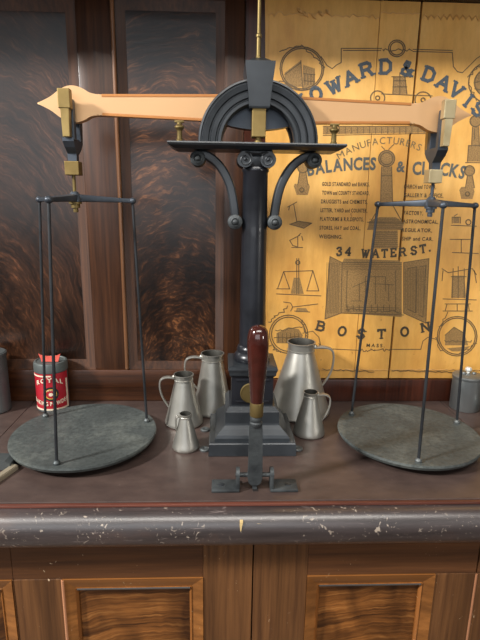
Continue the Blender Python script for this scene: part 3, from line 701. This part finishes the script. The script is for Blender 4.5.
# ------------------------------------------------------------ measuring jugs
def jug(label, x, y, R, H, r, side, hw, hd, tw=1.0, ang=0):
    t = thing('measuring_jug', label, 'jug', (x, y, 0), 'pewter measuring jugs round the balance')
    nk = H*.875
    prof = [(R*.94,.0004),(R,.003),(R*1.005,.006),(R*.985,.009)]
    n = 14
    for k in range(1, n+1):
        f = k/n; prof.append((R*.985+(r*.97-R*.985)*(f**.95), .009+(nk-.009)*f))
    prof += [(r*1.03, nk+.0005), (r*1.03, nk+.003), (r*.98, nk+.004), (r*.99, H-.004), (r*1.08, H-.0025), (r*1.08, H), (r*.99, H)]
    b = B(); lathe(b, prof, (x, y, 0), 'z', 56, (True, False))
    obj('body', b, PEWTER, t, True, angle=30)
    b = B(); lathe(b, [(r*.985,H-.0004),(r*.93,H-.008),(r*.93,nk),(R*.6,.03),(R*.3,.012),(.001,.012)], (x, y, 0), 'z', 40, (False, True)); obj('inside', b, PEWIN, t)
    # strap handle in a vertical plane turned by ang
    s = side; zt = H*.93
    def bodyr(z): f = (z-.009)/(nk-.009); return R*.985+(r*.97-R*.985)*f if f < 1 else r
    zl = H*(1-hd)
    L = [(bodyr(zt)*.98, zt-.001), (r+hw*.45, zt+.0015), (r+hw*.85, zt-H*.02), (r+hw*1.0, zt-H*.10), (r+hw*.98, zt-H*.25), ((r+hw*.90+bodyr(zl))/2+hw*.12, (zt+zl)/2-H*.12), (bodyr(zl)*.99, zl)]
    ca, sa = math.cos(ang), math.sin(ang)
    P = smoothpts([(x+s*q*ca, y+s*q*sa, z) for q, z in L], 7)
    b = B(); rr = [tw*(1.0-.25*abs(i/len(P)-.0)) for i in range(len(P))]
    tube(b, P, rr, 12, flat=(.0062, .0024)); lathe(b, [(.004*tw,0),(.005*tw,.003),(.003*tw,.006)], (x+s*(r*1.03)*ca, y+s*(r*1.03)*sa, zt), 'z', 12)
    obj('handle', b, PEWTER, t); return t
jug('largest pewter measuring jug, conical, right of the balance base, handle to the right', .191, -.072, .076, .178, .0318, 1, .046, .60, 1.15, -.15)
jug('tall pewter measuring jug touching the back left of the balance base, behind the other jugs', -.0215, -.070, .048, .148, .0260, -1, .040, .60, 1.0, .05)
jug('medium pewter measuring jug with a long curved handle, leftmost of the jugs', -.0860, -.137, .0440, .119, .0210, -1, .033, .66, .95, .05)
jug('smallest pewter measuring jug, standing in front at the left of the balance base', -.0735, -.258, .0278, .077, .0122, -1, .008, .48, .6, .3)
jug('small pewter measuring jug in front of the largest one, right of the balance base', .196, -.194, .0350, .099, .0150, 1, .028, .66, .85, -.1)

# ------------------------------------------------------------ baking powder can
TX, TY, TR, TH = -.4150, -.046, .0375, .1225
cn = thing('baking_powder_can', 'small tin can with a red paper label and grey lid behind the left pan', 'can', (TX, TY, 0))
b = B(); lathe(b, [(TR*.97,.0004),(TR*1.02,.002),(TR*1.02,.0045),(TR,.006),(TR,.104),(TR*1.02,.105)], (TX,TY,0), 'z', 48); obj('body', b, TIND, cn)
b = B(); lathe(b, [(TR*1.02,.099),(TR*1.045,.0995),(TR*1.045,TH-.005),(TR*1.0,TH-.001),(TR*.9,TH),(TR*.86,TH-.002),(.001,TH-.002)], (TX,TY,0), 'z', 48); obj('lid', b, LID, cn)
def cyl(u, z, rr): return (TX+rr*math.sin(u), TY-rr*math.cos(u), z)
def band(bm, u0, u1, zf0, zf1, rr, n=40, mi=0):
    va = [bm.verts.new(cyl(u0+(u1-u0)*i/n, zf0(i/n), rr)) for i in range(n+1)]; vb = [bm.verts.new(cyl(u0+(u1-u0)*i/n, zf1(i/n), rr)) for i in range(n+1)]
    vc = [bm.verts.new(cyl(u0+(u1-u0)*i/n, zf0(i/n), rr-.0006)) for i in range(n+1)]; vd = [bm.verts.new(cyl(u0+(u1-u0)*i/n, zf1(i/n), rr-.0006)) for i in range(n+1)]
    for i in range(n):
        for q in ((va[i],va[i+1],vb[i+1],vb[i]), (vc[i],vd[i],vd[i+1],vc[i+1]), (va[i],vc[i],vc[i+1],va[i+1]), (vb[i],vb[i+1],vd[i+1],vd[i])): bm.faces.new(q)
b = B(); band(b, -2.4, 1.5, lambda t: .007, lambda t: .098, TR+.001); lb = obj('label_paper', b, LABEL, cn)
UA = -.38   # label faces the camera side
b = B(); band(b, -1.9, 1.3, lambda t: .0065, lambda t: .0105, TR+.0014); band(b, -1.9, .3, lambda t: .091, lambda t: .0945, TR+.0014)
band(b, 1.25, 1.4, lambda t: .0066, lambda t: .080, TR+.0016, 6)
def carc(s, u0, u1, z0, h, rise, bold): put_text(b, s, lambda u, v: cyl(UA+.75+(u0+(u1-u0)*u), z0+rise*4*u*(1-u)+v*h, TR+.0022), bold=bold, gap=.16)
carc('ROYAL', -1.05, .62, .0695, .0105, .009, .03)
carc('BAKING POWDER', -1.35, .92, .0270, .0100, -.008, .03)
obj('label_lettering', b, CREAM, lb, False)
def cdisc(bm, uc, zc_, r, rr, n=24):
    vs = [bm.verts.new(cyl(uc+r*math.cos(a*2*PI/n)/TR, zc_+r*math.sin(a*2*PI/n), rr)) for a in range(n)]; c = bm.verts.new(cyl(uc, zc_, rr))
    for i in range(n): bm.faces.new((vs[i], vs[(i+1)%n], c))
UC = UA+.60
b = B(); cdisc(b, UC, .0485, .0175, TR+.0018); obj('label_roundel', b, BLK, lb)
b = B(); cdisc(b, UC, .0485, .0130, TR+.0027); obj('label_roundel', b, YEL, lb)
b = B(); cdisc(b, UC, .0485, .0105, TR+.0032); obj('label_roundel', b, LABEL, lb)
b = B(); put_text(b, 'ROYAL', lambda u, v: cyl(UC-.3+.6*u, .0565+v*.003, TR+.0034), bold=.02); cdisc(b, UC, .048, .0045, TR+.0036, 10); obj('label_roundel_print', b, CREAM, lb, False)
# coral scoop shaped clip on the lid
cl = thing('red_clip', 'small coral red curved tag lying on the lid of the red labelled can', 'tag', (TX+.004, TY, TH))
b = B(); n = 14
va = []; 
for i in range(n+1):
    t = i/n*2-1
    x = TX+.004+t*.026; lift = .006*abs(t)**3
    va.append([b.verts.new((x, TY-.016, TH+.0138+lift*.9+.001*abs(t))), b.verts.new((x, TY-.013, TH+.0138+lift)), b.verts.new((TX+.004+t*.019, TY-.008, TH-.0004)), b.verts.new((TX+.004+t*.019, TY-.014, TH-.0004))])
for p, q in zip(va, va[1:]):
    for k in range(4): b.faces.new((p[k], p[(k+1)%4], q[(k+1)%4], q[k]))
b.faces.new(va[0]); b.faces.new(va[-1][::-1]); 
obj('tag_blade', b, CORAL, cl)
b = B(); box(b, TX-.018, TX+.014, TY-.012, TY+.012, TH-.0012, TH+.003, .001); obj('tag_foot', b, CORAL, cl)

# ------------------------------------------------------------ weights and tins at the edges
t = thing('tin_canister', 'tall grey tin cylinder at the far left against the panelled wall', 'canister', (-.556, -.062, 0))
b = B(); lathe(b, [(.040,.0004),(.0415,.002),(.0415,.006),(.0405,.008),(.0405,.139),(.042,.140),(.042,.145),(.040,.146)], (-.556,-.062,0), 'z', 48); obj('body', b, TIND, t)
b = B(); lathe(b, [(.038,.1458),(.039,.147),(.001,.1472)], (-.556,-.062,0), 'z', 48); obj('lid', b, TIND, t)

t = thing('lidded_canister', 'polished grey tin canister with a knobbed lid, behind the right pan', 'canister', (.617, -.056, 0))
b = B(); lathe(b, [(.0345,.0004),(.0355,.002),(.0355,.0835)], (.617,-.056,0), 'z', 48); obj('body', b, TIN, t)
b = B(); lathe(b, [(.0362,.081),(.0368,.082),(.0368,.087),(.035,.089),(.020,.0925),(.006,.094)], (.617,-.056,0), 'z', 48); 
l_ = obj('lid', b, TIN, t)
b = B(); lathe(b, [(.0045,.0935),(.004,.097),(.0075,.100),(.0085,.104),(.006,.108),(.001,.1095)], (.616,-.056,0), 'z', 24); obj('knob', b, WHITE, l_)
for k, dx in enumerate((-.013, .013)):
    b = B(); ball(b, (.616+dx, -.060, .0945), .005, (1,1,.7)); obj('lid_rivet', b, TIN, l_)

t = thing('knob_weight', 'small round knobbed weight at the right edge, in front of the knobbed canister', 'weight', (.657, -.108, 0))
b = B(); lathe(b, [(.020,.0004),(.0215,.003),(.0215,.007),(.017,.010),(.007,.0115)], (.657,-.108,0), 'z', 32); obj('body', b, TIND, t)
b = B(); lathe(b, [(.005,.011),(.0045,.0145),(.0095,.0175),(.0110,.021),(.0085,.0255),(.001,.0275)], (.657,-.108,0), 'z', 24); obj('knob', b, WHITE, t)
t = thing('brass_canister', 'dark brass canister cut off by the right edge, beside the knobbed canister', 'canister', (.712, -.050, 0))
b = B(); lathe(b, [(.032,.0004),(.034,.002),(.034,.098)], (.704,-.050,0), 'z', 40); obj('body', b, BRASSD, t)
b = B(); lathe(b, [(.0352,.0965),(.0352,.103),(.030,.107),(.01,.109),(.006,.109),(.006,.113),(.009,.118),(.001,.122)], (.704,-.050,0), 'z', 40); obj('lid', b, BRASSD, t)

# flat pieces at lower left
b = B(); prism(b, [(-.52,0),(-.402,0),(-.396,.004),(-.398,.014),(-.408,.019),(-.52,.022)], -.345, -.312, 0, .0012)
o = obj('iron_weight', b, TIND, None, False, (-.46, -.33, 0)); tag(o, 'dull grey flat iron block at the left edge, just left of the left pan', 'weight')
b = B()
a0 = Vector((-.392, -.338)); a1 = Vector((-.425, -.455+.02)); dv = (a1-a0).normalized(); nv = Vector((-dv.y, dv.x))*.007
for z0, z1, kk in ((.0004, .008, 1.0), (.008, .0095, .75)):
    lo = [b.verts.new((*(p+nv*s*kk), z0)) for p, s in ((a0,1),(a0,-1),(a1,-1),(a1,1))]; hi = [b.verts.new((*(p+nv*s*kk), z1)) for p, s in ((a0,1),(a0,-1),(a1,-1),(a1,1))]
    b.faces.new(lo[::-1]); b.faces.new(hi)
    for i in range(4): b.faces.new((lo[i], lo[(i+1)%4], hi[(i+1)%4], hi[i]))
o = obj('metal_bar', b, metal_mat('pale_bar', (150,138,116), (186,176,156), .5, .35, .5, 40), None, False, (-.405, -.39, 0)); tag(o, 'narrow pale metal bar lying at the lower left edge of the counter', 'bar')

# ------------------------------------------------------------ light
def area(name, loc, tgt, sx, sy, power, col):
    l = bpy.data.lights.new(name, 'AREA'); l.shape = 'RECTANGLE'; l.size = sx; l.size_y = sy; l.energy = power; l.color = col
    o = bpy.data.objects.new(name, l); COL.objects.link(o); o.location = loc
    o.rotation_euler = (Vector(tgt)-Vector(loc)).to_track_quat('-Z', 'Y').to_euler(); return o
area('window_light_left', (-2.45, -1.55, 1.95), (0, -.2, .1), .3, .34, 165, (1, .97, .93))
area('window_light_front', (-.9, -3.9, 1.05), (-.9, 0, 1.05), 3.4, 1.6, 34, (.93, .96, 1))
area('ceiling_light', (.2, -1.9, 2.4), (.1, -.2, .1), 2.4, .8, 58, (1, .95, .88))
area('window_light_right', (2.4, -2.3, .55), (0, 0, .5), .45, .45, 13, (1, .96, .9))
w = bpy.data.worlds.new('room'); sc.world = w; w.use_nodes = True
bg = w.node_tree.nodes['Background']; bg.inputs[0].default_value = (.85, .78, .70, 1); bg.inputs[1].default_value = .14
sc.view_settings.view_transform = 'Standard'; sc.view_settings.look = 'None'; sc.view_settings.gamma = 1
sc.view_settings.use_curve_mapping = False; sc.view_settings.exposure = 0
